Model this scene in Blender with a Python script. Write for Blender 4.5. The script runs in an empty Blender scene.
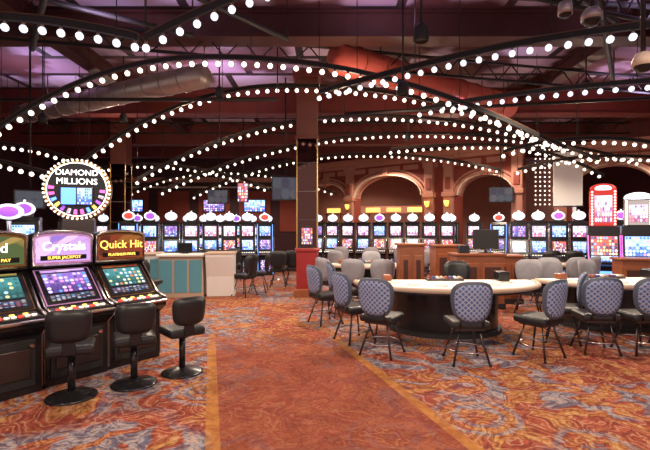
import bpy, bmesh, math, random
from mathutils import Vector, Matrix
random.seed(7)
scene = bpy.context.scene
COL = scene.collection
PI = math.pi

# ------------------------------------------------------------ materials
def newmat(name):
    m = bpy.data.materials.new(name); m.use_nodes = True
    nt = m.node_tree
    b = nt.nodes.get('Principled BSDF')
    return m, nt, b

def mat(name, col, rough=0.5, metal=0.0, emit=None, es=0.0, noise=0.0, nscale=20):
    m, nt, b = newmat(name)
    b.inputs['Base Color'].default_value = (*col, 1)
    b.inputs['Roughness'].default_value = rough
    b.inputs['Metallic'].default_value = metal
    if emit:
        b.inputs['Emission Color'].default_value = (*emit, 1)
        b.inputs['Emission Strength'].default_value = es
    if noise > 0:
        tc = nt.nodes.new('ShaderNodeTexCoord'); n = nt.nodes.new('ShaderNodeTexNoise')
        n.inputs['Scale'].default_value = nscale
        nt.links.new(tc.outputs['Object'], n.inputs['Vector'])
        r = nt.nodes.new('ShaderNodeMix'); r.data_type = 'RGBA'
        r.inputs['A'].default_value = (*[c*(1-noise) for c in col], 1)
        r.inputs['B'].default_value = (*[min(1, c*(1+noise)) for c in col], 1)
        nt.links.new(n.outputs['Fac'], r.inputs['Factor'])
        nt.links.new(r.outputs['Result'], b.inputs['Base Color'])
    return m

class G:
    def __init__(s, nt): s.nt = nt
    def n(s, t): return s.nt.nodes.new(t)
    def put(s, sock, v):
        if isinstance(v, (int, float)): sock.default_value = v
        elif isinstance(v, (tuple, list)): sock.default_value = v
        else: s.nt.links.new(v, sock)
    def m(s, op, a, b=None, c=None):
        n = s.n('ShaderNodeMath'); n.operation = op
        s.put(n.inputs[0], a)
        if b is not None: s.put(n.inputs[1], b)
        if c is not None: s.put(n.inputs[2], c)
        return n.outputs[0]
    def v(s, op, a, b=None):
        n = s.n('ShaderNodeVectorMath'); n.operation = op
        s.put(n.inputs[0], a)
        if b is not None: s.put(n.inputs[1], b)
        return n.outputs['Value'] if op in ('LENGTH', 'DISTANCE') else n.outputs['Vector']
    def mix(s, f, a, b):
        n = s.n('ShaderNodeMix'); n.data_type = 'RGBA'
        s.put(n.inputs['Factor'], f)
        s.put(n.inputs['A'], (*a, 1) if isinstance(a, tuple) else a)
        s.put(n.inputs['B'], (*b, 1) if isinstance(b, tuple) else b)
        return n.outputs['Result']
    def noise(s, vec, scale, detail=2, out='Fac'):
        n = s.n('ShaderNodeTexNoise'); s.put(n.inputs['Vector'], vec)
        n.inputs['Scale'].default_value = scale; n.inputs['Detail'].default_value = detail
        return n.outputs[out]
    def obj(s): return s.n('ShaderNodeTexCoord').outputs['Object']
    def uv(s): return s.n('ShaderNodeTexCoord').outputs['UV']
    def step(s, x, lo, hi):
        n = s.n('ShaderNodeMapRange'); n.interpolation_type = 'SMOOTHSTEP'
        s.put(n.inputs['Value'], x); n.inputs['From Min'].default_value = lo; n.inputs['From Max'].default_value = hi
        return n.outputs['Result']

def carpet():
    m, nt, b = newmat('carpet'); g = G(nt)
    o = g.obj()
    sep = g.n('ShaderNodeSeparateXYZ'); nt.links.new(o, sep.inputs[0])
    X, Y = sep.outputs[0], sep.outputs[1]
    d = g.v('SCALE', g.v('SUBTRACT', g.noise(o, 1.2, 2, 'Color'), (0.5, 0.5, 0.5)))
    d.node.inputs['Scale'].default_value = .8
    p = g.v('ADD', o, d)
    n1 = g.noise(p, 1.05, 2)
    band = g.m('SINE', g.m('MULTIPLY', n1, 40.0))
    n2 = g.noise(g.v('ADD', o, (13., 5., 2.)), .8, 1)
    n3 = g.noise(p, 9.0, 3)
    nf = g.noise(o, 34.0, 3)
    n4 = g.noise(g.v('ADD', p, (3., 9., 1.)), 2.2, 3)
    n5 = g.noise(g.v('ADD', o, (7., 1., 4.)), .7, 2)
    vor = g.n('ShaderNodeTexVoronoi'); vor.inputs['Scale'].default_value = 11.0; nt.links.new(p, vor.inputs['Vector'])
    vd = vor.outputs['Distance']
    fl = g.n('ShaderNodeTexVoronoi'); fl.inputs['Scale'].default_value = .95; nt.links.new(g.v('ADD', o, (4., 2., 0.)), fl.inputs['Vector'])
    petals = g.m('SINE', g.m('MULTIPLY', g.m('ADD', fl.outputs['Distance'], g.m('MULTIPLY', n3, .16)), 46.0))
    flm = g.step(fl.outputs['Distance'], .46, .34)
    base = g.mix(g.step(n3, .35, .65), (.23, .040, .024), (.37, .092, .050))
    blue = g.mix(g.step(n3, .42, .58), (.12, .125, .18), (.30, .28, .31))
    must = g.mix(g.step(vd, .2, .5), (.50, .27, .09), (.38, .14, .045))
    c = g.mix(g.m('MULTIPLY', g.step(band, -.1, .3), g.step(n5, .46, .54)), base, blue)
    c = g.mix(g.m('MULTIPLY', g.step(band, -.45, -.7), g.step(n2, .40, .50)), c, must)
    c = g.mix(g.m('MULTIPLY', g.m('MULTIPLY', flm, g.step(petals, .1, .5)), .8), c, blue)
    c = g.mix(g.m('MULTIPLY', g.m('MULTIPLY', flm, g.step(petals, -.6, -.9)), .8), c, must)
    band2 = g.m('SINE', g.m('MULTIPLY', n4, 80.0))
    c = g.mix(g.m('MULTIPLY', g.step(band2, .7, .95), .55), c, (.52, .32, .20))
    c = g.mix(g.m('MULTIPLY', g.step(band2, -.72, -.95), .65), c, (.11, .025, .025))
    c = g.mix(g.m('MULTIPLY', g.step(nf, .50, .60), .45), c, (.12, .035, .025))
    path = g.mix(g.step(g.noise(o, 3.0, 4), .35, .7), (.205, .046, .027), (.275, .068, .039))
    path = g.mix(g.m('MULTIPLY', g.step(g.m('SINE', g.m('MULTIPLY', n4, 60.0)), .5, .9), .5), path, (.36, .125, .068))
    path = g.mix(g.m('MULTIPLY', g.step(band, .7, .95), .45), path, (.15, .036, .025))
    path = g.mix(g.m('MULTIPLY', g.step(vd, .18, .08), .5), path, (.38, .15, .09))
    path = g.mix(g.m('MULTIPLY', g.step(nf, .52, .62), .4), path, (.11, .028, .018))
    path = g.mix(.16, path, c)
    s = g.m('ADD', X, g.m('MULTIPLY', Y, .265)); s2 = g.m('ADD', X, g.m('MULTIPLY', Y, .30))
    end = g.step(g.m('ADD', Y, g.m('MULTIPLY', g.noise(o, 1.6, 3), 2.4)), 8.8, 6.9)
    inside = g.m('MULTIPLY', g.m('MULTIPLY', g.step(s, .0, .02), g.step(s2, 2.17, 2.15)), end)
    c = g.mix(inside, c, path)
    l1 = g.step(g.m('ABSOLUTE', g.m('SUBTRACT', s, .02)), .064, .056)
    l2 = g.step(g.m('ABSOLUTE', g.m('SUBTRACT', s2, 2.16)), .064, .056)
    lines = g.m('MULTIPLY', g.m('MAXIMUM', l1, l2), end)
    c = g.mix(g.m('MULTIPLY', lines, .75), c, g.mix(g.step(n3, .4, .6), (.34, .13, .03), (.46, .20, .05)))
    nt.links.new(c, b.inputs['Base Color'])
    b.inputs['Roughness'].default_value = .95
    b.inputs['Specular IOR Level'].default_value = .15
    bp = g.n('ShaderNodeBump'); bp.inputs['Strength'].default_value = .25; bp.inputs['Distance'].default_value = .01
    nt.links.new(g.noise(o, 90, 2), bp.inputs['Height']); nt.links.new(bp.outputs[0], b.inputs['Normal'])
    return m

def ceiling_mat():
    m, nt, b = newmat('ceiling_panels'); g = G(nt)
    o = g.obj()
    br = g.n('ShaderNodeTexBrick'); nt.links.new(o, br.inputs['Vector'])
    br.inputs['Scale'].default_value = 1.0; br.inputs['Brick Width'].default_value = 1.9; br.inputs['Row Height'].default_value = 1.1
    br.inputs['Mortar Size'].default_value = .09; br.offset = .3
    br.inputs['Color1'].default_value = (.60, .50, .66, 1); br.inputs['Color2'].default_value = (.24, .13, .18, 1)
    br.inputs['Mortar'].default_value = (.02, .008, .008, 1)
    c = g.mix(g.step(g.noise(o, .55, 3), .46, .56), br.outputs['Color'], (.075, .018, .018))
    nt.links.new(c, b.inputs['Base Color']); b.inputs['Roughness'].default_value = .8
    return m

def screen_mat(name, bg1, bg2, nx, ny, es=2.2, pal=None, blob=.38):
    m, nt, b = newmat(name); g = G(nt)
    uv = g.uv()
    sc = g.v('MULTIPLY', uv, (nx, ny, 1.))
    fl = g.v('FLOOR', sc); fr = g.v('SUBTRACT', g.v('FRACTION', sc), (.5, .5, 0.))
    info = g.n('ShaderNodeObjectInfo')
    wn = g.n('ShaderNodeTexWhiteNoise'); wn.noise_dimensions = '4D'
    nt.links.new(fl, wn.inputs['Vector']); nt.links.new(info.outputs['Random'], wn.inputs['W'])
    ramp = g.n('ShaderNodeValToRGB'); ramp.color_ramp.interpolation = 'CONSTANT'
    pal = pal or [(1, .75, .1), (.9, .08, .05), (.1, .35, 1), (1, 1, 1), (.1, .7, .2), (.9, .2, .7)]
    e = ramp.color_ramp.elements
    e[0].position = 0; e[0].color = (*pal[0], 1); e[1].position = 1/len(pal); e[1].color = (*pal[1], 1)
    for i in range(2, len(pal)):
        x = e.new(i/len(pal)); x.color = (*pal[i], 1)
    nt.links.new(wn.outputs['Value'], ramp.inputs[0])
    msk = g.step(g.v('LENGTH', fr), blob+.06, blob-.06)
    sep = g.n('ShaderNodeSeparateXYZ'); nt.links.new(uv, sep.inputs[0])
    bg = g.mix(g.step(g.m('ADD', sep.outputs[1], g.m('MULTIPLY', g.noise(uv, 5, 2), .4)), .3, 1.0), bg1, bg2)
    c = g.mix(msk, bg, ramp.outputs[0])
    b.inputs['Base Color'].default_value = (.02, .02, .02, 1)
    b.inputs['Roughness'].default_value = .15
    nt.links.new(c, b.inputs['Emission Color']); b.inputs['Emission Strength'].default_value = es
    return m

def fabric_mat():
    m, nt, b = newmat('diamond_fabric'); g = G(nt)
    o = g.obj(); sep = g.n('ShaderNodeSeparateXYZ'); nt.links.new(o, sep.inputs[0])
    x, z = sep.outputs[0], sep.outputs[2]
    k = 15.
    a = g.m('ABSOLUTE', g.m('SUBTRACT', g.m('FRACT', g.m('MULTIPLY', g.m('ADD', x, z), k)), .5))
    c2 = g.m('ABSOLUTE', g.m('SUBTRACT', g.m('FRACT', g.m('MULTIPLY', g.m('SUBTRACT', x, z), k)), .5))
    line = g.step(g.m('MAXIMUM', a, c2), .40, .44)
    dot = g.step(g.m('MAXIMUM', a, c2), .2, .15)
    c = g.mix(line, (.12, .18, .38), (.45, .44, .50))
    c = g.mix(dot, c, (.05, .08, .22))
    nt.links.new(c, b.inputs['Base Color']); b.inputs['Roughness'].default_value = .8
    return m

M = {}
M['carpet'] = carpet(); M['ceil'] = ceiling_mat(); M['fabric'] = fabric_mat()
M['black'] = mat('black_laminate', (.012, .011, .013), .25)
M['blackm'] = mat('black_matte', (.015, .013, .014), .6)
M['vinyl'] = mat('black_vinyl', (.014, .013, .015), .38)
M['rimv'] = mat('chair_piping_charcoal', (.07, .085, .13), .5)
M['gvinyl'] = mat('grey_vinyl', (.28, .27, .30), .6, noise=.2, nscale=12)
M['chrome'] = mat('chrome', (.75, .72, .72), .18, 1.)
M['dmetal'] = mat('dark_metal', (.10, .08, .08), .35, .9)
M['gold'] = mat('gold_trim', (.75, .45, .16), .25, 1.)
M['rail'] = mat('rail_black', (.008, .005, .005), .6, .0)
M['railtop'] = mat('rail_bronze_edge', (.16, .08, .05), .45, .6)
M['bulb'] = mat('bulb_glow', (1, .9, .85), .3, emit=(1, .86, .70), es=2.6)
M['bulbb'] = mat('bulb_globe', (.9, .93, 1), .2, emit=(.78, .88, 1), es=1.35)
M['socket'] = mat('bulb_socket', (.25, .16, .12), .4, .6)
M['maroon'] = mat('maroon_paint', (.13, .016, .012), .6, noise=.3, nscale=2)
M['brown'] = mat('brown_beam', (.060, .014, .010), .6, noise=.3, nscale=3)
M['brownc'] = mat('column_brown', (.15, .042, .028), .45, noise=.25, nscale=3)
M['wallred'] = mat('wall_red', (.27, .045, .026), .7, noise=.2, nscale=1.5)
M['wallpink'] = mat('wall_pink_plaster', (.48, .21, .155), .7, noise=.15, nscale=2)
M['trim'] = mat('trim_terracotta', (.52, .22, .15), .5)
M['cream'] = mat('cream_paint', (.72, .55, .42), .6)
M['darkwall'] = mat('wall_dark', (.06, .016, .022), .7, noise=.3, nscale=1)
M['duct'] = mat('duct_galvanised', (.42, .36, .35), .38, .6, noise=.2, nscale=5)
M['ductp'] = mat('duct_painted_red', (.55, .10, .07), .5, .1, noise=.15, nscale=4)
M['wood'] = mat('red_wood', (.27, .080, .032), .35, noise=.3, nscale=6)
M['basered'] = mat('column_base_red', (.28, .018, .018), .3, noise=.2, nscale=5)
M['tan'] = mat('tan_laminate', (.50, .36, .27), .5)
M['white'] = mat('white_laminate', (.8, .78, .76), .4)
M['felt'] = mat('table_felt', (.9, .84, .74), .8, noise=.06, nscale=8)
M['feltg'] = mat('table_felt_green', (.45, .52, .46), .8)
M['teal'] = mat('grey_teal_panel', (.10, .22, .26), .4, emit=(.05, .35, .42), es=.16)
M['mirror'] = mat('bronze_mirror', (.10, .045, .040), .05, 1.)
M['glowW'] = mat('glow_white', (1, 1, 1), .4, emit=(1, .95, .95), es=2.2)
M['topW'] = mat('topper_white', (.9, .9, .95), .4, emit=(.80, .86, 1), es=1.1)
M['glowR'] = mat('glow_red', (.8, .05, .05), .4, emit=(1, .05, .03), es=1.4)
M['glowB'] = mat('glow_blue', (.1, .2, .8), .4, emit=(.12, .35, 1), es=2.0)
M['glowP'] = mat('glow_pink', (.8, .1, .5), .4, emit=(1, .16, .6), es=1.2)
M['glowV'] = mat('glow_violet', (.4, .1, .6), .4, emit=(.35, .10, .75), es=1.0)
M['glowY'] = mat('glow_amber', (.9, .6, .1), .4, emit=(1, .62, .12), es=1.8)
M['glowO'] = mat('glow_orange', (.9, .4, .1), .4, emit=(1, .32, .08), es=1.6)
M['btn'] = mat('button_lit', (.8, .8, .7), .4, emit=(1, .9, .7), es=1.2)
M['navy'] = mat('navy_seat', (.03, .06, .3), .5)
mut = [(.85, .65, .3), (.8, .12, .08), (.25, .45, .95), (.95, .95, 1), (.05, .05, .12), (.12, .1, .3)]
M['scrA'] = screen_mat('screen_reels_red', (.2, .02, .06), (.6, .12, .10), 9, 6, 1.8, mut, .40)
M['scrB'] = screen_mat('screen_reels_blue', (.03, .10, .45), (.35, .6, 1), 8, 6, 2.1, [(.5, .7, 1), (.1, .2, .8), (.9, .95, 1), (.05, .1, .4), (.8, .3, .4), (.3, .5, 1)])
M['scrC'] = screen_mat('screen_reels_violet', (.06, .03, .20), (.25, .14, .5), 9, 6, 1.6, [(.6, .5, .95), (.95, .9, 1), (.2, .1, .5), (.1, .3, .6), (.8, .3, .6), (.1, .05, .2)])
M['scrG'] = screen_mat('screen_reels_green', (.01, .08, .08), (.05, .26, .28), 8, 5, 1.4, [(.9, .8, .35), (.75, .22, .1), (.5, .75, .9), (.04, .14, .14), (.9, .9, .9), (.06, .2, .22)], .32)
M['scrD'] = screen_mat('screen_paytable', (.01, .015, .04), (.03, .06, .14), 9, 6, 1.0, [(.2, .35, .6), (.5, .45, .3), (.03, .03, .06), (.4, .1, .15), (.03, .05, .1), (.7, .7, .85)])
M['scrT'] = screen_mat('screen_dim_television', (.015, .02, .035), (.05, .06, .09), 3, 2, .8, [(.06, .07, .10), (.03, .03, .06), (.09, .08, .10)], .5)
M['scrW'] = screen_mat('screen_marquee', (.35, .08, .2), (.8, .65, .85), 7, 5, 1.8, [(1, .9, .7), (1, 1, 1), (1, .3, .3), (.5, .7, 1), (.3, .1, .3)])

# ------------------------------------------------------------ mesh builder
class MB:
    def __init__(s): s.V = []; s.F = []; s.Mi = []; s.S = []; s.U = []; s.mats = []
    def mi(s, k):
        if k not in s.mats: s.mats.append(k)
        return s.mats.index(k)
    def add(s, vs, fs, k, smooth=False, T=None, uvs=None):
        o = len(s.V); i = s.mi(k)
        for v in vs:
            v = Vector(v)
            s.V.append(T @ v if T else v)
        for j, f in enumerate(fs):
            s.F.append([o+a for a in f]); s.Mi.append(i); s.S.append(smooth)
            s.U.append(uvs[j] if uvs else None)
    def box(s, c, d, k, bev=0, T=None, rz=0, rx=0):
        bm = bmesh.new(); bmesh.ops.create_cube(bm, size=1)
        bmesh.ops.scale(bm, vec=d, verts=bm.verts)
        if bev: bmesh.ops.bevel(bm, geom=bm.edges[:], offset=bev, segments=2 if bev < .03 else 3, affect='EDGES', profile=.5)
        Tm = Matrix.Translation(c) @ Matrix.Rotation(rz, 4, 'Z') @ Matrix.Rotation(rx, 4, 'X')
        if T: Tm = T @ Tm
        bm.verts.index_update()
        s.add([v.co.copy() for v in bm.verts], [[v.index for v in f.verts] for f in bm.faces], k, False, Tm)
        bm.free()
    def cyl(s, p0, p1, r0, k, r1=None, seg=12, T=None, smooth=True):
        r1 = r0 if r1 is None else r1
        p0 = Vector(p0); p1 = Vector(p1); q = (p1-p0).to_track_quat('Z', 'Y')
        vs = []
        for p, r in ((p0, r0), (p1, r1)):
            for i in range(seg):
                a = 2*PI*i/seg; vs.append(p + q @ Vector((r*math.cos(a), r*math.sin(a), 0)))
        s.add(vs, [[i, (i+1) % seg, seg+(i+1) % seg, seg+i] for i in range(seg)], k, smooth, T)
        s.add(vs, [list(range(seg))[::-1], list(range(seg, 2*seg))], k, False, T)
    def tube(s, pts, r, k, seg=8, closed=False, T=None):
        pts = [Vector(p) for p in pts]; n = len(pts); vs = []
        for i, p in enumerate(pts):
            a = pts[(i-1) % n] if (closed or i > 0) else p
            b = pts[(i+1) % n] if (closed or i < n-1) else p
            t = (b-a).normalized(); up = Vector((0, 0, 1)) if abs(t.z) < .95 else Vector((1, 0, 0))
            u = t.cross(up).normalized(); w = u.cross(t)
            for j in range(seg):
                an = 2*PI*j/seg; vs.append(p + u*r*math.cos(an) + w*r*math.sin(an))
        fs = []
        for i in range(n if closed else n-1):
            for j in range(seg):
                i2 = (i+1) % n
                fs.append([i*seg+j, i*seg+(j+1) % seg, i2*seg+(j+1) % seg, i2*seg+j])
        if not closed: fs += [list(range(seg))[::-1], [(n-1)*seg+j for j in range(seg)]]
        s.add(vs, fs, k, True, T)
    def strip(s, pts, w, h, k, T=None):
        pts = [Vector(p) for p in pts]; n = len(pts); vs = []
        for i, p in enumerate(pts):
            t = (pts[min(i+1, n-1)]-pts[max(i-1, 0)]).normalized()
            u = t.cross(Vector((0, 0, 1))).normalized()*w/2; v = Vector((0, 0, h/2))
            vs += [p-u-v, p+u-v, p+u+v, p-u+v]
        fs = [[i*4+j, i*4+(j+1) % 4, i*4+4+(j+1) % 4, i*4+4+j] for i in range(n-1) for j in range(4)]
        fs += [[0, 1, 2, 3], [n*4-4, n*4-3, n*4-2, n*4-1]]
        s.add(vs, fs, k, False, T)
    def lathe(s, prof, k, seg=24, T=None, smooth=True):
        vs = []; n = len(prof)
        for i in range(seg):
            a = 2*PI*i/seg
            for r, z in prof: vs.append((r*math.cos(a), r*math.sin(a), z))
        fs = [[i*n+j, ((i+1) % seg)*n+j, ((i+1) % seg)*n+j+1, i*n+j+1] for i in range(seg) for j in range(n-1)]
        s.add(vs, fs, k, smooth, T)
    def prism(s, prof, x0, x1, k, T=None):
        n = len(prof)
        vs = [(x0, y, z) for y, z in prof] + [(x1, y, z) for y, z in prof]
        fs = [[i, (i+1) % n, n+(i+1) % n, n+i] for i in range(n)] + [list(range(n))[::-1], list(range(n, 2*n))]
        s.add(vs, fs, k, False, T)
    def plate(s, outline, z0, z1, k, T=None):
        n = len(outline)
        vs = [(x, y, z0) for x, y in outline] + [(x, y, z1) for x, y in outline]
        fs = [[i, (i+1) % n, n+(i+1) % n, n+i] for i in range(n)] + [list(range(n))[::-1], list(range(n, 2*n))]
        s.add(vs, fs, k, False, T)
    def quad(s, a, b, c, d, k, T=None):
        s.add([a, b, c, d], [[0, 1, 2, 3]], k, False, T, [[(0, 0), (1, 0), (1, 1), (0, 1)]])
    def ball(s, c, r, k, T=None, seg=8, rings=5, sc=(1, 1, 1)):
        vs = [(c[0], c[1], c[2]+r*sc[2])]
        for i in range(1, rings):
            t = PI*i/rings
            for j in range(seg):
                a = 2*PI*j/seg
                vs.append((c[0]+r*sc[0]*math.sin(t)*math.cos(a), c[1]+r*sc[1]*math.sin(t)*math.sin(a), c[2]+r*sc[2]*math.cos(t)))
        vs.append((c[0], c[1], c[2]-r*sc[2])); L = len(vs)-1
        fs = [[0, 1+j, 1+(j+1) % seg] for j in range(seg)]
        for i in range(rings-2):
            for j in range(seg):
                fs.append([1+i*seg+j, 1+(i+1)*seg+j, 1+(i+1)*seg+(j+1) % seg, 1+i*seg+(j+1) % seg])
        b = 1+(rings-2)*seg
        fs += [[b+j, L, b+(j+1) % seg] for j in range(seg)]
        s.add(vs, fs, k, True, T)
    def pillow(s, hw, hh, th, k, rimk=None, curve=0, taper=0, T=None, p=.62, seg=28):
        rs = [0, .35, .65, .84, .86, .96, 1.0]
        for side in (-1, 1):
            vs = []
            for r in rs:
                for j in range(seg):
                    a = 2*PI*j/seg; c, q = math.cos(a), math.sin(a)
                    x = hw*r*math.copysign(abs(c)**p, c); z = hh*r*math.copysign(abs(q)**p, q)
                    x *= 1 - taper*(.5-.5*z/hh)
                    y = side*th*math.sqrt(max(0, 1-r**4)) - (side*.006 if .85 < r < .9 else 0) + curve*x*x
                    vs.append((x, y, z))
            for ring in range(len(rs)-1):
                kk = rimk if (rimk and ring >= 4) else k
                s.add(vs, [[ring*seg+j, (ring+1)*seg+j, (ring+1)*seg+(j+1) % seg, ring*seg+(j+1) % seg] for j in range(seg)], kk, True, T)
    def text(s, body, size, k, T, depth=.004):
        cu = bpy.data.curves.new('t', 'FONT'); cu.body = body; cu.size = size; cu.align_x = 'CENTER'; cu.align_y = 'CENTER'
        cu.extrude = depth; cu.resolution_u = 3
        ob = bpy.data.objects.new('t', cu); COL.objects.link(ob); bpy.context.view_layer.update()
        me = bpy.data.meshes.new_from_object(ob.evaluated_get(bpy.context.evaluated_depsgraph_get()))
        Rm = Matrix.Rotation(PI/2, 4, 'X')
        s.add([v.co.copy() for v in me.vertices], [list(p.vertices) for p in me.polygons], k, False, T @ Rm)
        bpy.data.objects.remove(ob); bpy.data.meshes.remove(me); bpy.data.curves.remove(cu)
    def mesh(s, name):
        me = bpy.data.meshes.new(name)
        me.from_pydata([tuple(v) for v in s.V], [], s.F)
        for k in s.mats: me.materials.append(M[k])
        uvl = me.uv_layers.new(name='UVMap')
        for p, mi_, sm, uv in zip(me.polygons, s.Mi, s.S, s.U):
            p.material_index = mi_; p.use_smooth = sm
            if uv:
                for li, t in zip(p.loop_indices, uv): uvl.data[li].uv = t
        bm = bmesh.new(); bm.from_mesh(me)
        bmesh.ops.remove_doubles(bm, verts=bm.verts, dist=1e-5)
        bmesh.ops.recalc_face_normals(bm, faces=bm.faces)
        bm.to_mesh(me); bm.free()
        return me
    def obj(s, name, loc=(0, 0, 0), rz=0): return place(s.mesh(name), name, loc, rz)

def place(me, name, loc=(0, 0, 0), rz=0, sc=1):
    o = bpy.data.objects.new(name, me); COL.objects.link(o)
    o.location = loc; o.rotation_euler = (0, 0, rz); o.scale = (sc, sc, sc)
    return o
TR = Matrix.Translation
def R(a, ax): return Matrix.Rotation(a, 4, ax)
def D(a): return math.radians(a)

# ------------------------------------------------------------ room shell
H = 5.6
b = MB(); b.box((0, 11, -.05), (30, 32, .1), 'carpet'); b.obj('floor')
b = MB(); b.box((0, 11, H+.05), (30, 32, .1), 'ceil'); b.obj('ceiling')
b = MB(); b.box((-14, 13, H/2), (.2, 27, H), 'darkwall'); b.obj('wall_left')
b = MB(); b.box((14.6, 11, H/2), (.2, 28, H), 'darkwall'); b.obj('wall_right')
b = MB(); b.box((-7.4, 23.6, H/2), (13.4, .2, H), 'darkwall')
for i in range(6):
    b.box((-12.6+i*2.2, 23.47, 2.6), (1.7, .06, 2.2), 'wallred', .01)
    if i in (1, 3, 4):
        b.box((-12.6+i*2.2, 23.42, 2.9), (1.2, .05, .7), 'black', .01)
        b.quad((-13.15+i*2.2, 23.39, 2.6), (-12.05+i*2.2, 23.39, 2.6), (-12.05+i*2.2, 23.39, 3.2), (-13.15+i*2.2, 23.39, 3.2), 'scrC' if i == 3 else 'scrB')
b.box((-7.4, 23.45, 4.3), (13.4, .12, .25), 'trim')
b.box((-7.4, 23.45, 3.9), (13.4, .08, .08), 'cream')
b.obj('wall_back_left')
b = MB(); b.box((6.5, 26.5, H/2), (17, .2, H), 'wallpink'); b.obj('wall_back')

def arch_wall(name, p0, p1, bays, Ht, zc, piers, th=.5, low=0):
    p0 = Vector((*p0, 0)); p1 = Vector((*p1, 0)); L = (p1-p0).length
    ang = math.atan2(p1.y-p0.y, p1.x-p0.x)
    b = MB(); prev = 0
    for (a, c, zs, rise) in bays:
        if a > prev: b.box(((prev+a)/2, 0, Ht/2), (a-prev, th, Ht), 'wallred')
        n = 20; cen = (a+c)/2; hw = (c-a)/2
        pts = [(cen-hw*math.cos(PI*i/n), zs+rise*math.sin(PI*i/n)) for i in range(n+1)]
        for y in (-th/2, th/2):
            vs = [(x, y, z) for x, z in pts]+[(x, y, Ht) for x, z in pts]
            b.add(vs, [[i, i+1, n+2+i, n+1+i] for i in range(n)], 'wallred')
        vs = [(x, -th/2, z) for x, z in pts]+[(x, th/2, z) for x, z in pts]
        b.add(vs, [[i, i+1, n+2+i, n+1+i] for i in range(n)], 'wallpink', True)
        for k, (off, w, dep, kk) in enumerate([(.09, .17, .10, 'trim'), (.27, .09, .06, 'wallpink'), (.02, .05, .15, 'cream')]):
            q = [(cen-(hw+off)*math.cos(PI*i/n), -th/2-dep/2, zs+(rise+off)*math.sin(PI*i/n)) for i in range(n+1)]
            vs = []
            for i in range(n+1):
                x, y, z = q[i]; cx, cz = cen, zs
                dx, dz = x-cx, z-cz+.001; l = math.hypot(dx, dz); dx /= l; dz /= l
                for sx, sy in ((-1, -1), (1, -1), (1, 1), (-1, 1)):
                    vs.append((x+dx*w/2*sx, y+dep/2*sy, z+dz*w/2*sx))
            b.add(vs, [[i*4+j, i*4+(j+1) % 4, i*4+4+(j+1) % 4, i*4+4+j] for i in range(n) for j in range(4)], kk)
        b.box((cen, -th/2-.1, zs+rise+.18), (.3, .22, .42), 'trim', .02)
        prev = c
    if prev < L: b.box(((prev+L)/2, 0, Ht/2), (L-prev, th, Ht), 'wallred')
    b.box((L/2, -th/2-.12, zc), (L, .26, .16), 'trim', .02)
    b.box((L/2, -th/2-.07, zc-.17), (L, .15, .18), 'wallpink', .02)
    b.box((L/2, -th/2-.16, zc+.12), (L, .34, .08), 'trim', .02)
    b.box((L/2, -th/2-.02, zc+.5), (L, .06, .6), 'maroon')
    x = .8
    while x < L-.5:
        b.box((x, -th/2-.02, zc-.45), (.75, .04, .22), 'wallpink', .01); x += .95
    for s_ in piers:
        b.box((s_, -th/2-.1, zc/2), (.42, .22, zc), 'wallpink', .02)
        b.box((s_, -th/2-.14, 1.6), (.5, .3, .12), 'trim', .02)
        b.box((s_, -th/2-.14, 3.15), (.54, .32, .2), 'trim', .03)
        b.box((s_, -th/2-.14, zc-.3), (.54, .32, .2), 'trim', .03)
        b.box((s_, -th/2-.12, .12), (.54, .3, .24), 'wood', .02)
        b.box((s_, -th/2-.24, 3.65), (.22, .04, .5), 'wallred', .01)
    return b.obj(name, p0, ang)
arch_wall('wall_back_arcade', (-1.0, 24.18), (7.9, 17.2), [(.35, 2.9, 3.15, .85), (3.4, 7.05, 3.2, 1.0), (8.75, 11.0, 3.1, .8)], H, 4.95, [.1, 3.15, 7.45, 8.35, 11.15])
arch_wall('wall_back_right', (9.0, 17.0), (14.4, 13.3), [(.6, 3.2, 3.1, .9)], H, 4.7, [.25, 3.6])

def beam(name, c, d, k, rz=0):
    b = MB(); b.box((0, 0, 0), d, k, .01); x, y, z = d
    b.box((0, 0, -z/2-.02), (x+.0, y+.14, .05) if x > y else (x+.14, y, .05), k)
    b.box((0, 0, z/2-.03), (x, y+.12, .05) if x > y else (x+.12, y, .05), k)
    return b.obj(name, c, rz)
for Y, d, k in ((4.2, .4, 'brown'), (7.9, .45, 'brown'), (12.3, .65, 'maroon'), (16.2, .75, 'maroon'), (20, .6, 'maroon')):
    beam('ceiling_beam', (0, Y, H-d/2-.01), (27.6, .3, d), k)
for X in (-9.5, -5.2, 5.6, 9.8):
    for y0, y1 in ((-2, 4.05), (4.35, 7.75), (8.05, 12.15), (12.45, 16.05)):
        beam('ceiling_joist', (X, (y0+y1)/2, H-.17), (.18, y1-y0-.04, .3), 'brown')
def truss(p0, p1, n=14, h=.35):
    b = MB(); p0 = Vector(p0); p1 = Vector(p1)
    up = Vector((0, 0, h))
    b.cyl(p0, p1, .03, 'rail', seg=6); b.cyl(p0+up, p1+up, .03, 'rail', seg=6)
    for i in range(n):
        a = p0.lerp(p1, i/n); c = p0.lerp(p1, (i+.5)/n); e = p0.lerp(p1, (i+1)/n)
        b.cyl(a, c+up, .015, 'rail', seg=5); b.cyl(c+up, e, .015, 'rail', seg=5)
    for t in (0.05, .5, .95):
        a = p0.lerp(p1, t); b.cyl(a+up, Vector((a.x, a.y, H)), .015, 'rail', seg=5)
    b.obj('ceiling_truss')
truss((-6.5, 5.6, 4.75), (1.5, 4.9, 4.75), 18)
truss((-8, 6.6, 4.85), (8, 10.2, 4.85), 26)
truss((1.0, 5.1, 4.7), (7.5, 7.2, 4.7), 16)
truss((-10, 14.2, 4.8), (10, 14.2, 4.8), 30)
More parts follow.
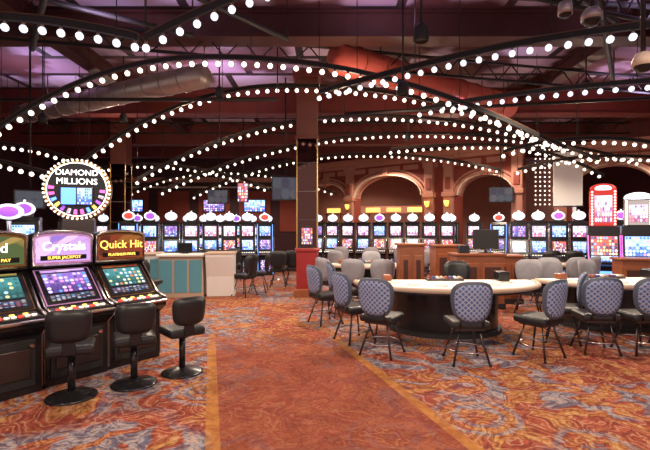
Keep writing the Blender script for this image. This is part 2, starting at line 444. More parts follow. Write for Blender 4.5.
def pipe(name, pts, r, k, hang=True):
    b = MB(); b.tube(pts, r, k, 18 if r > .1 else 7)
    if r > .1:
        a = Vector(pts[0]); c = Vector(pts[-1]); n = int((c-a).length/.5)
        for i in range(1, n):
            p = a.lerp(c, i/n); t = (c-a).normalized()*.018
            b.cyl(p-t, p+t, r+.015, k, seg=18)
        for t_ in (.2, .8):
            p = a.lerp(c, t_); b.cyl(p+Vector((0, 0, r*.9)), (p.x, p.y, H), .012, 'rail', seg=5)
    for p in (pts[0], pts[-1]):
        p = Vector(p); b.cyl(p+Vector((0, 0, r*.9)), (p.x, p.y, H), .012, 'rail', seg=5)
    b.obj(name)
pipe('air_duct', [(-8.2, 11.6, 4.72), (-2.4, 8.6, 4.72)], .24, 'duct')
pipe('air_duct', [(.2, 8.25, 4.95), (4.9, 11.6, 4.95)], .3, 'ductp')
pipe('air_duct', [(-12, 10.5, 4.9), (-6, 7.3, 4.9)], .2, 'ductp')
pipe('air_duct', [(5.4, 6.6, 5.0), (10.5, 10.4, 5.0)], .27, 'duct')
for p in ([(-7, 5, 5.0), (6, 6.6, 5.0)], [(-3.5, 3.2, 4.6), (-.6, 6.9, 4.7)], [(-9, 9.1, 4.4), (-1, 9.1, 4.4)],
          [(2, 3.4, 4.55), (6, 9, 4.6)], [(-1.6, 2.9, 4.4), (-4.6, 6.8, 4.5)], [(.5, 11, 4.6), (9, 9.3, 4.6)], [(-6.5, 4.0, 4.75), (-2.2, 7.2, 4.9)], [(.6, 3.6, 4.7), (4.6, 6.8, 4.9)]):
    pipe('sprinkler_pipe', p, .04, 'rail')

# ------------------------------------------------------------ light strings
def resample(pts, step):
    out = [Vector(pts[0])]; acc = 0
    for a, c in zip(pts, pts[1:]):
        a = Vector(a); c = Vector(c); l = (c-a).length; d = step-acc
        while d <= l: out.append(a.lerp(c, d/l)); d += step
        acc = (acc+l) % step
    return out
def light_string(pts, step=.22, r=.045, kind='bulb', hang=1.8, name='string_light_arch'):
    b = MB()
    rail = [Vector(p)+Vector((0, 0, .10)) for p in pts]
    b.strip(rail, .05, .07, 'rail'); b.strip([p+Vector((0, 0, .041)) for p in rail], .06, .010, 'railtop')
    for p in resample(pts, step):
        b.cyl(p+Vector((0, 0, .07)), p+Vector((0, 0, .03)), .018, 'socket', seg=6)
        b.ball(p-Vector((0, 0, .012)), r, kind)
    if hang:
        for p in resample(pts, hang)[0:]:
            b.cyl(p+Vector((0, 0, .1)), (p.x, p.y, H-.001), .007, 'rail', seg=4)
    b.obj(name)
def arch(Y0, X0, z0, Xt, zt, X1, z1, Y1=None, e=2.1, **kw):
    Y1 = Y0 if Y1 is None else Y1
    pts = []; n = 48
    for i in range(n+1):
        x = X0+(X1-X0)*i/n
        if x < Xt: z = zt-(zt-z0)*abs((Xt-x)/(Xt-X0))**e
        else: z = zt-(zt-z1)*abs((x-Xt)/(X1-Xt+1e-6))**e
        pts.append((x, Y0+(Y1-Y0)*i/n, z))
    light_string(pts, **kw)
arch(7.3, -6.2, 2.75, -1.95, 4.48, 3.6, 3.15)
arch(9.7, -5.5, 3.05, -.8, 4.79, 5.4, 3.4)
arch(12., -5.2, 2.95, 1.2, 4.72, 7.6, 3.5, step=.24)
arch(14.4, -5.4, 2.85, 2.9, 4.75, 10.5, 3.8, step=.26)
arch(17.2, -5.2, 2.9, 1.6, 4.55, 7.0, 3.9, step=.28)
arch(4.6, -4.2, 3.86, -4.0, 3.86, -1.98, 3.62, step=.2, r=.042, kind='bulbb', hang=1.0)
arch(4.6, -1.9, 3.62, 1.2, 4.5, 3.2, 4.3, step=.2, r=.042, kind='bulbb', e=1.8, hang=1.2)
arch(7.45, -.1, 3.94, 1.5, 3.96, 4.3, 3.58, Y1=4.0, step=.21, kind='bulbb', r=.042)
arch(8.7, 1.9, 3.98, 3.6, 4.05, 7.0, 3.80, Y1=6.2, step=.22, kind='bulbb')
arch(11, -11.5, 2.9, -8.5, 3.75, -5.5, 2.85)
arch(8.6, -8.2, 3.2, -8.0, 3.2, -4.6, 2.45, e=1.3)
arch(10.2, 4.2, 3.4, 6.4, 3.72, 9.0, 3.25, step=.24)
arch(12.6, 5.6, 3.3, 8.4, 3.7, 11.5, 3.4, step=.24)
arch(15.6, -9.5, 3.2, -6.6, 3.9, -2, 3.0, step=.26)
arch(13.2, 2.0, 4.0, 4.8, 4.15, 8.5, 3.2, step=.25)
arch(19, -9, 2.9, -4.5, 4.1, .5, 3.1, step=.3)
b = MB()
b.box((0, 0, 4.9), (1.0, .08, .08), 'rail')
for i in range(6):
    x = -.42+i*.168
    b.cyl((x, 0, 4.9), (x, 0, 2.5), .006, 'rail', seg=4)
    for j in range(14): b.ball((x, 0, 4.7-j*.165), .028, 'bulb', seg=6, rings=4)
for x in (-.45, .45): b.cyl((x, 0, 4.9), (x, 0, H), .012, 'rail', seg=5)
b.obj('light_curtain', (8.05, 15.7, 0))

# ------------------------------------------------------------ columns
def column(loc, w):
    b = MB()
    b.box((0, 0, .1), (w+.14, w+.14, .2), 'wood', .02)
    b.box((0, 0, .65), (w+.03, w+.03, .95), 'basered', .01)
    b.box((0, 0, 1.16), (w+.1, w+.1, .09), 'basered', .02)
    b.box((0, 0, 2.55), (w, w, 2.7), 'mirror')
    for sx in (-1, 1):
        for sy in (-1, 1): b.box((sx*w/2, sy*w/2, 2.55), (.03, .03, 2.7), 'gold', .006)
    for z in (1.9, 2.6, 3.3): b.box((0, 0, z), (w+.015, w+.015, .018), 'dmetal')
    b.box((0, 0, 3.93), (w+.08, w+.08, .08), 'brownc', .02)
    b.box((0, 0, 4.75), (w+.02, w+.02, 1.56), 'brownc', .01)
    b.box((0, 0, 5.5), (w+.2, w+.2, .19), 'maroon', .02)
    b.obj('column', loc)
column((-.44, 10.9, 0), .5)
column((-7.1, 15.1, 0), .5)
b = MB(); b.box((0, 0, 1.5), (.34, .05, .5), 'black', .01)
b.quad((-.13, -.03, 1.3), (.13, -.03, 1.3), (.13, -.03, 1.7), (-.13, -.03, 1.7), 'scrA')
b.obj('column_sign', (-.44, 10.61, 0))

def tv(name, loc, w, h, k, rz=0, drop=True):
    b = MB(); b.box((0, 0, 0), (w, .07, h), 'black', .01)
    b.quad((-w/2+.03, -.04, -h/2+.03), (w/2-.03, -.04, -h/2+.03), (w/2-.03, -.04, h/2-.03), (-w/2+.03, -.04, h/2-.03), k)
    if drop: b.cyl((0, .06, 0), (0, .06, H-loc[2]), .02, 'rail', seg=6)
    b.obj(name, loc, rz)
tv('television', (-1.02, 11.2, 2.72), .72, .62, 'scrT', .1)
tv('television', (-6.2, 9.1, 2.3), .55, .4, 'scrT', .5)
tv('television', (6.9, 17.0, 3.0), .9, .6, 'scrT', -.3)
tv('television', (-2.9, 15.3, 2.95), .4, .7, 'scrA')
tv('television', (-4.1, 16.6, 2.9), .8, .55, 'scrT')

# ------------------------------------------------------------ slot machines
SW = Matrix(((1, 0, 0, 0), (0, 0, 1, 0), (0, 1, 0, 0), (0, 0, 0, 1)))
def slant_slot(name, marquee, scr_lo, txt, frame, tk='glowW'):
    b = MB(); w = .34; F = .13
    prof = [(.38, 0), (-.22-F, 0), (-.22-F, .60), (-.36-F, .70), (-.38-F, .77), (-.36-F, .80), (-.20-F, .835), (.07, 1.24), (.07, 1.60), (.10, 1.62), (.38, 1.62)]
    b.prism(prof, -w, w, 'black')
    for sx in (-1, 1):
        b.tube([(sx*(w-.012), y, z) for y, z in [(-.37-F, .81), (-.20-F, .855), (.055, 1.25)]], .016, 'chrome', 6)
        b.tube([(sx*(w+.002), -.225-F, .05), (sx*(w+.002), -.225-F, .6), (sx*(w+.002), -.37-F, .71)], .009, 'chrome', 6)
    b.box((0, -.385-F, .765), (2*w, .03, .035), 'chrome', .012)
    def on(u, t, o):
        y = -.36-F+(.16)*t; z = .80+.035*t
        return (u, y-.003, z+o)
    b.quad(on(-.29, .08, .004), on(.29, .08, .004), on(.29, .92, .004), on(-.29, .92, .004), 'dmetal')
    for i in range(9):
        x = -.24+i*.06
        b.box((x, -.30-F, .822), (.042, .035, .018), 'btn' if i % 3 else 'glowR', .005)
        if i % 2: b.box((x, -.25-F, .834), (.042, .03, .016), 'glowY', .005)
    Ls = math.hypot(.27+F, .405)
    d = Vector((0, .27+F, .405)).normalized(); n = Vector((0, -.405, .27+F)).normalized()
    o0 = Vector((0, -.20-F, .835))
    def sl(u, t, h=.004): return tuple(o0+Vector((u, 0, 0))+d*t*Ls+n*h)
    b.quad(sl(-.30, .05, .003), sl(.30, .05, .003), sl(.30, .95, .003), sl(-.30, .95, .003), frame)
    b.quad(sl(-.288, .07, .008), sl(.288, .07, .008), sl(.288, .93, .008), sl(-.288, .93, .008), 'black')
    b.quad(sl(-.24, .33, .012), sl(.24, .33, .012), sl(.24, .82, .012), sl(-.24, .82, .012), scr_lo)
    b.quad(sl(-.24, .14, .012), sl(.24, .14, .012), sl(.24, .28, .012), sl(-.24, .28, .012), 'scrD')
    b.quad(sl(-.24, .85, .012), sl(.24, .85, .012), sl(.24, .91, .012), sl(-.24, .91, .012), marquee)
    def out(hw, z0, z1, rise):
        return [(-hw, z0), (hw, z0), (hw, z1)] + [(hw*math.cos(PI*i/10), z1+rise*math.sin(PI*i/10)) for i in range(1, 10)] + [(-hw, z1)]
    for (hw, z0, z1, rs, y, k) in [(.34, 1.25, 1.61, .07, .0, 'black'), (.315, 1.29, 1.585, .055, .015, frame), (.295, 1.31, 1.57, .045, .025, marquee), (.25, 1.33, 1.385, 0, .032, 'black')]:
        b.plate(out(hw, z0, z1, rs), -y, .09, k, SW)
    b.tube([(x, -.015, z) for x, z in out(.325, 1.28, 1.60, .062)], .014, 'chrome', 6, closed=True)
    b.text(txt[0], .145, tk, TR((0, -.034, 1.485)))
    b.text(txt[1], .05, 'glowY', TR((0, -.04, 1.358)))
    b.box((0, -.225-F, .32), (.56, .02, .48), 'blackm', .01); b.box((0, -.24-F, .32), (.46, .012, .3), 'dmetal', .01)
    b.cyl((.24, -.22-F, .5), (.24, -.26-F, .5), .02, 'chrome')
    return b.mesh(name)
M['mqV'] = screen_mat('marquee_violet', (.25, .10, .45), (.75, .45, .85), 3, 2, 1.1, [(.7, .4, .9), (.35, .2, .7), (.9, .6, .9)], .5)
M['mqR'] = screen_mat('marquee_red', (.12, .015, .01), (.30, .06, .02), 3, 2, .8, [(.35, .05, .02), (.15, .02, .01), (.45, .15, .03)], .5)
M['mqY'] = screen_mat('marquee_gold', (.12, .08, .03), (.4, .3, .08), 3, 2, .9, [(.5, .35, .1), (.1, .15, .05), (.1, .3, .1)], .5)
M['frP'] = mat('frame_pink_chrome', (.8, .45, .65), .25, .8, emit=(.9, .4, .8), es=.35)
u = Vector((.53, .85, 0)); rowrot = math.atan2(.85, .53)
machs = [('mqY', 'scrG', ('Gold', 'FIVE TIMES PAY')), ('mqV', 'scrC', ('Crystals', 'SUPER JACKPOT')), ('mqR', 'scrG', ('Quick Hit', 'PLATINUM PAYS'))]
base = Vector((-2.68, 5.68, 0))
frames = ['gold', 'frP', 'gold']
for i in range(4):
    k = [2, 1, 0, 2][i]
    me = slant_slot('slot_machine', machs[k][0], machs[k][1], machs[k][2], frames[k], 'glowY' if k == 2 else 'glowW')
    place(me, 'slot_machine', base - u*.72*i, rowrot-.06)

def upright_slot(scr1, scr2, top, belly, glow):
    b = MB(); w = .27
    prof = [(.33, 0), (-.28, 0), (-.28, .66), (-.42, .74), (-.42, .80), (-.2, .88), (-.1, 1.32), (-.1, 1.82), (-.02, 1.92), (.33, 1.92)]
    b.prism(prof, -w, w, 'black')
    b.quad((-.19, -.20, .93), (.19, -.20, .93), (.19, -.118, 1.27), (-.19, -.118, 1.27), scr1)
    b.quad((-.19, -.108, 1.42), (.19, -.108, 1.42), (.19, -.108, 1.76), (-.19, -.108, 1.76), scr2)
    b.quad((-.17, -.285, .15), (.17, -.285, .15), (.17, -.285, .55), (-.17, -.285, .55), belly)
    for sx in (-1, 1):
        b.tube([(sx*w, -.285, .05), (sx*w, -.285, .66), (sx*w, -.42, .77), (sx*w, -.21, .88), (sx*w, -.11, 1.32), (sx*w, -.11, 1.84)], .010, glow, 6)
    b.box((0, -.42, .77), (.5, .03, .04), 'chrome', .01)
    for i in range(6): b.box((-.2+i*.08, -.32, .84), (.05, .03, .02), 'btn')
    b.box((0, .05, 1.96), (.3, .12, .1), 'dmetal', .02)
    Tm = TR((0, .02, 2.09)) @ R(PI/2, 'X') @ Matrix.Diagonal((1.15, .85, 1, 1))
    b.lathe([(0, .05), (.09, .05), (.12, .045)], top, 20, Tm)
    b.lathe([(.12, .05), (.165, .035), (.165, -.04), (0, -.05)], 'topW', 20, Tm)
    b.cyl((0, .05, 2.2), (0, .05, 2.28), .022, 'topW', seg=8)
    return b.mesh('slot_machine')
UP = [upright_slot('scrB', 'scrW', 'topW', 'scrD', 'chrome'), upright_slot('scrA', 'scrB', 'glowV', 'scrD', 'chrome'),
      upright_slot('scrC', 'scrB', 'glowR', 'scrC', 'glowB'), upright_slot('scrB', 'scrC', 'topW', 'scrB', 'chrome'),
      upright_slot('scrA', 'scrW', 'topW', 'scrD', 'dmetal')]
def row(x0, y0, x1, y1, n, rz=0):
    for i in range(n):
        t = i/(n-1)
        place(UP[random.randrange(5)], 'slot_machine', (x0+(x1-x0)*t, y0+(y1-y0)*t, 0), rz)
row(-6.3, 13.9, -2.2, 15.8, 8, .25)
row(-9.5, 17.2, -2.4, 18.2, 12, .1)
row(-.3, 17.4, 4.5, 16.0, 9, -.2)
row(6.3, 14.1, 9.1, 13.3, 6, -.3)
row(-7.6, 7.9, -5.4, 9.3, 4, .45)
row(5.0, 17.2, 6.5, 16.2, 3, -.5)
row(9.6, 13.6, 12.4, 12.2, 5, -.5)

def jackpot(scr, kk, hh, cap):
    b = MB(); w = .36
    prof = [(.4, 0), (-.35, 0), (-.35, .66), (-.6, .76), (-.6, .82), (-.2, .95), (-.1, 1.5), (-.1, 1.75), (.4, 1.75)]
    b.prism(prof, -w, w, 'black')
    b.quad((-.3, -.56, .845), (.3, -.56, .845), (.3, -.22, .96), (-.3, -.22, .96), 'scrB')
    b.quad((-.3, -.2, .98), (.3, -.2, .98), (.3, -.112, 1.48), (-.3, -.112, 1.48), scr)
    b.box((0, .1, (1.75+hh)/2), (.62, .22, hh-1.75), kk, .03)
    b.quad((-.2, -.02, 1.85), (.2, -.02, 1.85), (.2, -.02, hh-.15), (-.2, -.02, hh-.15), 'scrW')
    for i in range(12):
        z = 1.8+(hh-1.85)*i/11
        for sx in (-1, 1): b.ball((sx*.26, -.03, z), .026, 'bulb', seg=6, rings=4)
    Tc = TR((0, .08, hh+.04)) @ R(PI/2, 'X') @ Matrix.Diagonal((1, .45, 1, 1))
    b.lathe([(0, .07), (.22, .06), (.31, 0), (.24, -.06), (0, -.07)], cap, 20, Tc)
    b.lathe([(0, .085), (.15, .08), (.2, .06)], 'topW', 20, Tc)
    for sx in (-1, 1): b.tube([(sx*w, -.35, .05), (sx*w, -.35, .68), (sx*w, -.6, .79), (sx*w, -.2, .95), (sx*w, -.1, 1.5)], .016, 'glowP', 6)
    b.box((0, -.355, .35), (.5, .02, .45), 'glowB', .01)
    return b.mesh('jackpot_machine')
M['jred'] = mat('jackpot_red', (.5, .03, .03), .35, emit=(.9, .06, .04), es=.4)
J1 = jackpot('scrA', 'jred', 2.72, 'jred'); J2 = jackpot('scrB', 'chrome', 2.45, 'topW')
place(J1, 'jackpot_machine', (7.45, 11.6, 0), -.45)
place(J2, 'jackpot_machine', (8.1, 11.2, 0), -.5)
place(J2, 'jackpot_machine', (8.75, 10.8, 0), -.5)

# ------------------------------------------------------------ jackpot wheel sign
b = MB()
b.box((0, .1, .8), (.9, .5, 1.6), 'black', .02)
b.box((0, .1, 1.70), (.5, .25, .35), 'dmetal', .03)
b.quad((-.38, -.155, .9), (.38, -.155, .9), (.38, -.155, 1.5), (-.38, -.155, 1.5), 'scrB')
ZC = 2.36; s_ = .86
Tm = TR((0, .05, ZC)) @ R(PI/2, 'X') @ Matrix.Diagonal((s_, s_, 1, 1))
b.lathe([(0, .10), (.56, .10), (.60, .08), (.62, 0), (.6, -.08), (0, -.1)], 'gold', 48, Tm)
cols = ['glowP', 'glowB', 'glowY', 'glowV', 'scrW', 'glowP']
b.lathe([(.54, .106), (.52, .108)], 'glowW', 48, Tm)
for i in range(48):
    a0 = 2*PI*i/48; a1 = 2*PI*(i+1)/48
    if math.sin((a0+a1)/2) > .15: continue
    vs = [(r*math.cos(a), r*math.sin(a), .110) for r, a in ((.40, a0), (.5, a0), (.5, a1), (.40, a1))]
    b.add(vs, [[0, 1, 2, 3]], cols[(i//2) % 6] if i % 2 else 'black', T=Tm)
b.lathe([(0, .105), (.52, .105)], 'black', 40, Tm)
for i in range(44):
    a = 2*PI*i/44; b.ball((.585*s_*math.cos(a), -.06, ZC+.585*s_*math.sin(a)), .019, 'bulb', seg=6, rings=4)
b.box((0, -.07, ZC-.12), (.50, .08, .32), 'dmetal', .02)
b.quad((-.23, -.115, ZC-.26), (-.01, -.115, ZC-.26), (-.01, -.115, ZC+.02), (-.23, -.115, ZC+.02), 'glowB')
b.quad((.01, -.115, ZC-.26), (.23, -.115, ZC-.26), (.23, -.115, ZC+.02), (.01, -.115, ZC+.02), 'scrB')
b.text('DIAMOND', .135, 'glowW', TR((0, -.075, ZC+.28)))
b.text('MILLIONS', .145, 'glowW', TR((0, -.075, ZC+.13)))
b.obj('prize_wheel_sign', (-4.25, 7.45, 0), .35)
b = MB(); b.box((0, 0, .03), (.4, .4, .06), 'black', .01); b.cyl((0, 0, 0), (0, 0, 1.80), .03, 'chrome')
Tm = TR((0, 0, 1.93)) @ R(PI/2, 'X') @ Matrix.Diagonal((.8, .5, 1, 1))
b.lathe([(0, .05), (.15, .05)], 'glowV', 24, Tm); b.lathe([(.15, .05), (.22, .03), (.22, -.03), (0, -.05)], 'topW', 24, Tm)
b.obj('oval_light_sign', (-4.45, 6.1, 0), .5)

# ------------------------------------------------------------ slot stools (black)
def slot_stool():
    b = MB()
    b.lathe([(0, 0), (.235, 0), (.24, .012), (.22, .025), (.10, .045), (.05, .07), (0, .07)], 'black', 32)
    b.cyl((0, 0, .05), (0, 0, .44), .036, 'black', seg=16)
    b.lathe([(.036, .40), (.12, .44), (.12, .455), (0, .455)], 'black', 16)
    b.box((0, .01, .50), (.42, .40, .10), 'vinyl', .035)
    b.box((0, -.195, .55), (.12, .04, .16), 'black', .012)
    b.pillow(.21, .165, .04, 'vinyl', 'vinyl', curve=.9, taper=.12, T=TR((0, -.225, .755)) @ R(.10, 'X'), p=.5)
    return b.mesh('slot_stool')
ST = slot_stool()
for x, y, a in ((-2.55, 4.36, .42), (-2.08, 4.72, .5), (-1.68, 5.1, .72)):
    place(ST, 'slot_stool', (x, y, 0), a)

# ------------------------------------------------------------ gaming chairs
def gaming_chair(fab, rim):
    b = MB(); sz = .50
    b.box((0, .03, sz), (.48, .46, .10), 'vinyl', .04)
    b.box((0, .03, sz-.06), (.36, .34, .03), 'dmetal')
    for sx in (-1, 1):
        for sy in (-1, 1):
            b.tube([(sx*.12, .03+sy*.12, sz-.06), (sx*.155, .03+sy*.155, .28), (sx*.225, .03+sy*.225, .012)], .0145, 'dmetal', 8)
            b.cyl((sx*.225, .03+sy*.225, 0), (sx*.225, .03+sy*.225, .02), .02, 'black', seg=8)
    b.tube([(.245*math.cos(2*PI*i/24), .03+.245*math.sin(2*PI*i/24), .17) for i in range(24)], .011, 'chrome', 6, closed=True)
    for sx in (-1, 1): b.tube([(sx*.13, -.10, sz-.04), (sx*.14, -.215, sz-.02), (sx*.14, -.225, sz+.15)], .013, 'dmetal', 7)
    b.pillow(.285, .265, .04, fab, rim, curve=1.1, taper=.20, T=TR((0, -.245, .79)) @ R(.13, 'X'), p=.70)
    return b.mesh('gaming_chair')
GC = gaming_chair('fabric', 'rimv'); GD = gaming_chair('gvinyl', 'gvinyl'); GB = gaming_chair('vinyl', 'vinyl')
chairs = [(1.80, 5.50, 0, GC), (.76, 5.85, -32, GC), (.42, 6.55, -62, GC), (2.85, 5.72, 32, GC), (3.6, 6.5, 62, GC),
          (-.02, 7.75, -60, GC), (.33, 8.45, -80, GC), (3.72, 5.95, -8, GC), (4.33, 5.95, 5, GC), (5.05, 6.2, 18, GC),
          (2.6, 8.35, 180, GB), (4.1, 8.75, 150, GD), (4.75, 8.95, 180, GD), (5.5, 8.8, 200, GD),
          (.65, 9.35, -20, GD), (1.2, 9.2, 0, GD), (1.75, 9.45, 25, GD), (.1, 9.7, -50, GD), (2.1, 11.6, 150, GD), (1.3, 12.0, 180, GD),
          (5.0, 9.85, -10, GD), (5.6, 9.9, 10, GD), (6.2, 10.3, 30, GD), (6.6, 8.5, 60, GD), (3.3, 11.9, 0, GD), (3.9, 12.1, 10, GD),
          (-1.35, 12.6, 0, GB), (-.95, 12.9, 0, GB), (-3.95, 9.6, -20, GB), (-2.0, 10.9, 60, GB), (-1.75, 11.6, 90, GB),
          (-4.4, 13.4, 20, GB), (-3.7, 13.8, 20, GB), (-3.0, 14.1, 20, GB), (.6, 15.3, -10, GD), (1.6, 15.0, -10, GD), (2.6, 14.7, -10, GD), (3.6, 14.6, -10, GD),
          (6.6, 12.7, -10, GB), (7.3, 12.8, -10, GB), (6.35, 7.4, 70, GD), (2.9, 13.3, 30, GD), (.4, 12.9, -30, GD), (4.6, 12.9, 0, GD)]
for x, y, a, me in chairs:
    place(me, 'gaming_chair', (x, y, 0), D(a))

# ------------------------------------------------------------ gaming tables
def gaming_table(rx, ry, felt, z=.80):
    b = MB(); n = 30
    def half(sx, sy, yb=.12):
        return [(sx*math.cos(PI+PI*i/n), sy*math.sin(PI+PI*i/n)) for i in range(n+1)] + [(sx, yb), (-sx, yb)]
    b.plate(half(rx*.56, ry*.58), 0.06, z-.06, 'black'); b.plate(half(rx*.60, ry*.62), 0, .07, 'blackm')
    b.plate(half(rx*.98, ry*.98, .14), z-.07, z-.02, 'black')
    b.plate(half(rx*.93, ry*.92, .10), z-.02, z+.012, felt)
    b.tube([(x*.99, y*.99, z-.012) for x, y in half(rx*.97, ry*.97)[:n+1]], .042, 'tan', 10)
    for i in range(1, 7):
        a = PI+PI*i/7; cx, cy = rx*.66*math.cos(a), ry*.6*math.sin(a)
        b.tube([(cx+.09*math.cos(2*PI*j/16), cy+.09*math.sin(2*PI*j/16), z+.013) for j in range(16)], .006, 'wood', 4, closed=True)
    b.box((0, 0, z+.03), (.62, .2, .045), 'dmetal', .01)
    for i in range(8):
        b.cyl((-.26+i*.075, -.08, z+.055), (-.26+i*.075, .08, z+.055), .026, ['wallred', 'navy', 'white', 'tan'][i % 4], seg=10)
    b.box((rx*.62, -.02, z+.09), (.18, .26, .16), 'black', .02)
    b.box((-rx*.62, .0, z+.06), (.14, .18, .1), 'wood', .02)
    return b.mesh('blackjack_table')
place(gaming_table(1.56, 1.22, 'felt'), 'blackjack_table', (2.02, 7.35, 0), 0)
place(gaming_table(1.35, 1.05, 'felt'), 'blackjack_table', (4.95, 7.65, 0), .1)
place(gaming_table(1.2, .95, 'feltg'), 'blackjack_table', (1.15, 10.9, 0), 0)
place(gaming_table(1.1, .9, 'felt'), 'blackjack_table', (5.5, 11.3, 0), .1)

def podium(loc, w, d, h, rz=0, mon=True):
    b = MB(); b.box((0, 0, h/2), (w, d, h), 'wood', .01); b.box((0, 0, h+.02), (w+.08, d+.08, .05), 'wood', .015)
    b.box((0, 0, .06), (w+.04, d+.04, .12), 'blackm')
    nn = max(2, round(w/.45))
    for i in range(nn):
        x = -w/2+w*(i+.5)/nn
        b.box((x, -d/2-.008, h*.52), (w/nn-.07, .02, h*.68), 'wood', .01)
        b.box((x, -d/2-.014, h*.52), (w/nn-.16, .02, h*.55), 'brown', .01)
    if mon:
        b.cyl((w*.2, 0, h+.04), (w*.2, 0, h+.15), .03, 'black'); b.box((w*.2, 0, h+.05), (.25, .2, .02), 'black')
        b.box((w*.2, 0, h+.34), (.55, .06, .42), 'blackm', .012)
        b.box((-w*.28, 0, h+.12), (.22, .2, .18), 'black', .02)
    b.obj('pit_podium', loc, rz)
podium((3.25, 9.3, 0), 1.0, .5, 1.12)
podium((3.0, 10.7, 0), .7, .45, 1.25, .1, False)
podium((4.15, 9.9, 0), .55, .45, 1.05, -.1, False)
podium((1.72, 8.75, 0), .5, .35, 1.35, 0, False)
podium((6.9, 9.5, 0), .9, .5, 1.0, -.2, False)

# service counters
b = MB()
b.box((-.55, 0, .5), (1.05, .55, 1.0), 'tan', .01)
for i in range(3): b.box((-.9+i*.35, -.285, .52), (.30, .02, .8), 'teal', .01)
b.box((-.55, -.02, 1.03), (1.15, .68, .06), 'white', .02)
b.prism([(.3, 0), (-.15, 0), (-.22, .5), (-.42, 1.0), (-.42, 1.05), (.3, 1.05)], .05, .72, 'white')
b.box((.385, -.05, 1.075), (.74, .78, .05), 'tan', .015)
b.box((-.5, 0, 1.2), (.35, .06, .26), 'black', .02); b.box((-.5, .02, 1.07), (.16, .14, .03), 'black')
b.obj('service_counter', (-3.0, 10.9, 0), .12)
b = MB(); b.box((0, 0, .5), (1.3, .5, 1.0), 'white', .01); b.box((0, 0, 1.03), (1.42, .62, .06), 'tan', .02)
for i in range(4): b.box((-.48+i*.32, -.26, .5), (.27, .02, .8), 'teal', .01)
b.obj('service_counter', (-4.9, 11.2, 0), .4)
b = MB(); b.box((0, 0, .55), (7, .6, 1.1), 'wood', .01); b.box((0, -.05, 1.13), (7.1, .75, .07), 'cream', .02)
for i in range(8): b.box((-3.1+i*.88, -.31, .55), (.7, .03, .8), 'wallred', .01)
for i in range(9): b.cyl((-3.4+i*.85, 0, 1.15), (-3.4+i*.85, 0, 2.5), .035, 'gold', seg=8)
b.box((0, 0, 2.7), (7.1, .4, .42), 'wallpink', .03)
for i in range(6): b.box((-2.9+i*1.16, -.22, 2.7), (.8, .04, .24), 'glowO' if i % 2 else 'glowY', .01)
b.obj('cashier_counter', (3.3, 24.2, 0), -.35)
def sconce(loc, rz):
    b = MB(); b.box((0, 0, 0), (.16, .06, .3), 'gold', .02)
    b.lathe([(.03, -.12), (.09, -.02), (.12, .12), (.0, .12)], 'glowY', 14, TR((0, -.12, 0)))
    b.obj('wall_sconce', loc, rz)
wa = math.atan2(17.2-24.18, 8.9)
for t_ in (3.15, 7.45, 8.35):
    d_ = Vector((math.cos(wa), math.sin(wa), 0)); nn = Vector((math.sin(wa), -math.cos(wa), 0))
    sconce(Vector((-1, 24.18, 2.75))+d_*t_+nn*.49, wa)
b = MB(); b.box((0, 0, 0), (.85, .05, 1.75), 'white', .01); b.cyl((-.46, 0, .9), (.46, 0, .9), .025, 'dmetal', seg=8)
b.cyl((-.46, 0, -.9), (.46, 0, -.9), .02, 'dmetal', seg=8)
for sx in (-.35, .35): b.cyl((sx, 0, .9), (sx, 0, H-3.3), .008, 'rail', seg=4)
b.obj('hanging_banner', (7.9, 14.1, 3.3), -.3)

# ------------------------------------------------------------ hanging fittings
def can_light(x, y, z):
    b = MB(); b.cyl((0, 0, 0), (0, 0, H-z), .014, 'rail', seg=6)
    b.lathe([(0, .02), (.04, .02), (.075, -.03), (.085, -.14), (.08, -.17), (.065, -.17), (.06, -.1), (0, -.1)], 'blackm', 18)
    b.cyl((0, 0, -.15), (0, 0, -.145), .06, 'dmetal', seg=14)
    b.obj('pendant_can_light', (x, y, z))
for p in ((-5.6, 8.6, 3.95), (-2.0, 8.2, 4.35), (1.06, 5.9, 3.68), (1.02, 4.6, 3.85), (-2.8, 11.5, 4.1), (2.2, 11.5, 4.2), (-4.6, 9.9, 4.3), (4.7, 7.8, 4.35)):
    can_light(*p)
def dome_cam(x, y, z, r):
    b = MB(); b.cyl((0, 0, .05), (0, 0, H-z), .022, 'black', seg=8)
    b.lathe([(0, .10), (.06, .10), (r, .04), (r, -.02), (0, -.02)], 'duct' if x < 2.8 else 'cream', 20)
    b.lathe([(r*.88, -.02), (r*.82, -r*.4), (r*.5, -r*.78), (0, -r*.9)], 'black', 20)
    b.obj('security_dome_camera', (x, y, z))
dome_cam(2.95, 4.02, 3.22, .09); dome_cam(2.72, 4.42, 3.84, .10); dome_cam(2.45, 4.42, 3.9, .07)

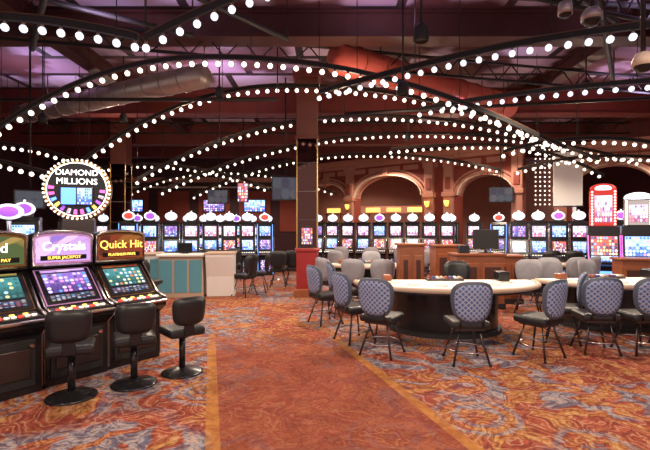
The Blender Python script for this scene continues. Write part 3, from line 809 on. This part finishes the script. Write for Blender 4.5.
def lamp(x, y, z, P, col=(1, .82, .64), r=.05, down=True):
    l = bpy.data.lights.new('down_fill_spot' if down else 'globe_lamp', 'SPOT' if down else 'POINT'); l.energy = P; l.color = col; l.shadow_soft_size = r
    if down: l.spot_size = D(158); l.spot_blend = .35  # downward spots are added room fill that spares the ceiling; no fitting modelled
    o = bpy.data.objects.new(l.name, l); COL.objects.link(o); o.location = (x, y, z)
for x, y, z, P in ((.1, 8.2, 3.8, 330), (1.4, 10.6, 3.85, 280), (2.6, 11.8, 3.75, 220), (5.2, 8.5, 3.7, 350), (-3.0, 6.2, 3.9, 270), (-4.5, 10.5, 3.7, 280),
                   (-1.5, 13.8, 3.8, 290), (5.5, 13, 3.9, 300), (3.2, 6.0, 4.05, 290), (-8, 13.5, 3.6, 230), (9.5, 10.5, 3.9, 280), (0, 1.0, 4.4, 440), (-3.5, 1.0, 4.4, 320), (3.5, 1.0, 4.4, 360),
                   (2.5, 19.5, 4.6, 420), (6.2, 16.0, 4.6, 260), (-5, 20, 4.2, 300), (2.8, 22.8, 4.6, 260), (6.6, 20.0, 4.4, 240), (10.9, 17.2, 4.4, 200), (10.3, 13.5, 4.4, 200)):
    lamp(x, y, z, P)
for x, y, z in ((.35, 8.0, 3.95), (1.4, 10.6, 4.05), (2.75, 11.8, 3.7), (6.7, 11, 4.0), (-3.2, 10.4, 4.3), (4.2, 14.8, 4.2), (-6, 12.4, 3.9)):
    lamp(x, y, z, 45, (1, .72, .5), .05, False)
for x, y in ((-7, 6), (-3, 6.2), (1, 6.3), (5, 6), (-7, 10.2), (-2.5, 10.2), (3.2, 10.4), (7.6, 10), (-1, 2.6), (-4.5, 2.6), (3, 2.6)):  # added violet fill aimed up to brighten the ceiling panels; no fixture there
    l = bpy.data.lights.new('violet_fill_spot', 'SPOT'); l.energy = 125; l.color = (.72, .58, 1); l.spot_size = D(150); l.spot_blend = .6; l.shadow_soft_size = .08
    o = bpy.data.objects.new('violet_fill_spot', l); COL.objects.link(o); o.location = (x, y, 4.55); o.rotation_euler = (PI, 0, 0)

# ------------------------------------------------------------ world, camera
w = bpy.data.worlds.new('World'); scene.world = w; w.use_nodes = True
bg = w.node_tree.nodes['Background']; bg.inputs[0].default_value = (1, .84, .77, 1); bg.inputs[1].default_value = .85
cam = bpy.data.cameras.new('camera'); co = bpy.data.objects.new('camera', cam); COL.objects.link(co)
co.location = (0, 0, 1.7); co.rotation_euler = (PI/2, 0, 0); cam.lens = 24; cam.sensor_width = 36; cam.shift_y = .0046
scene.camera = co
scene.view_settings.view_transform = 'Standard'
scene.view_settings.exposure = 0.05
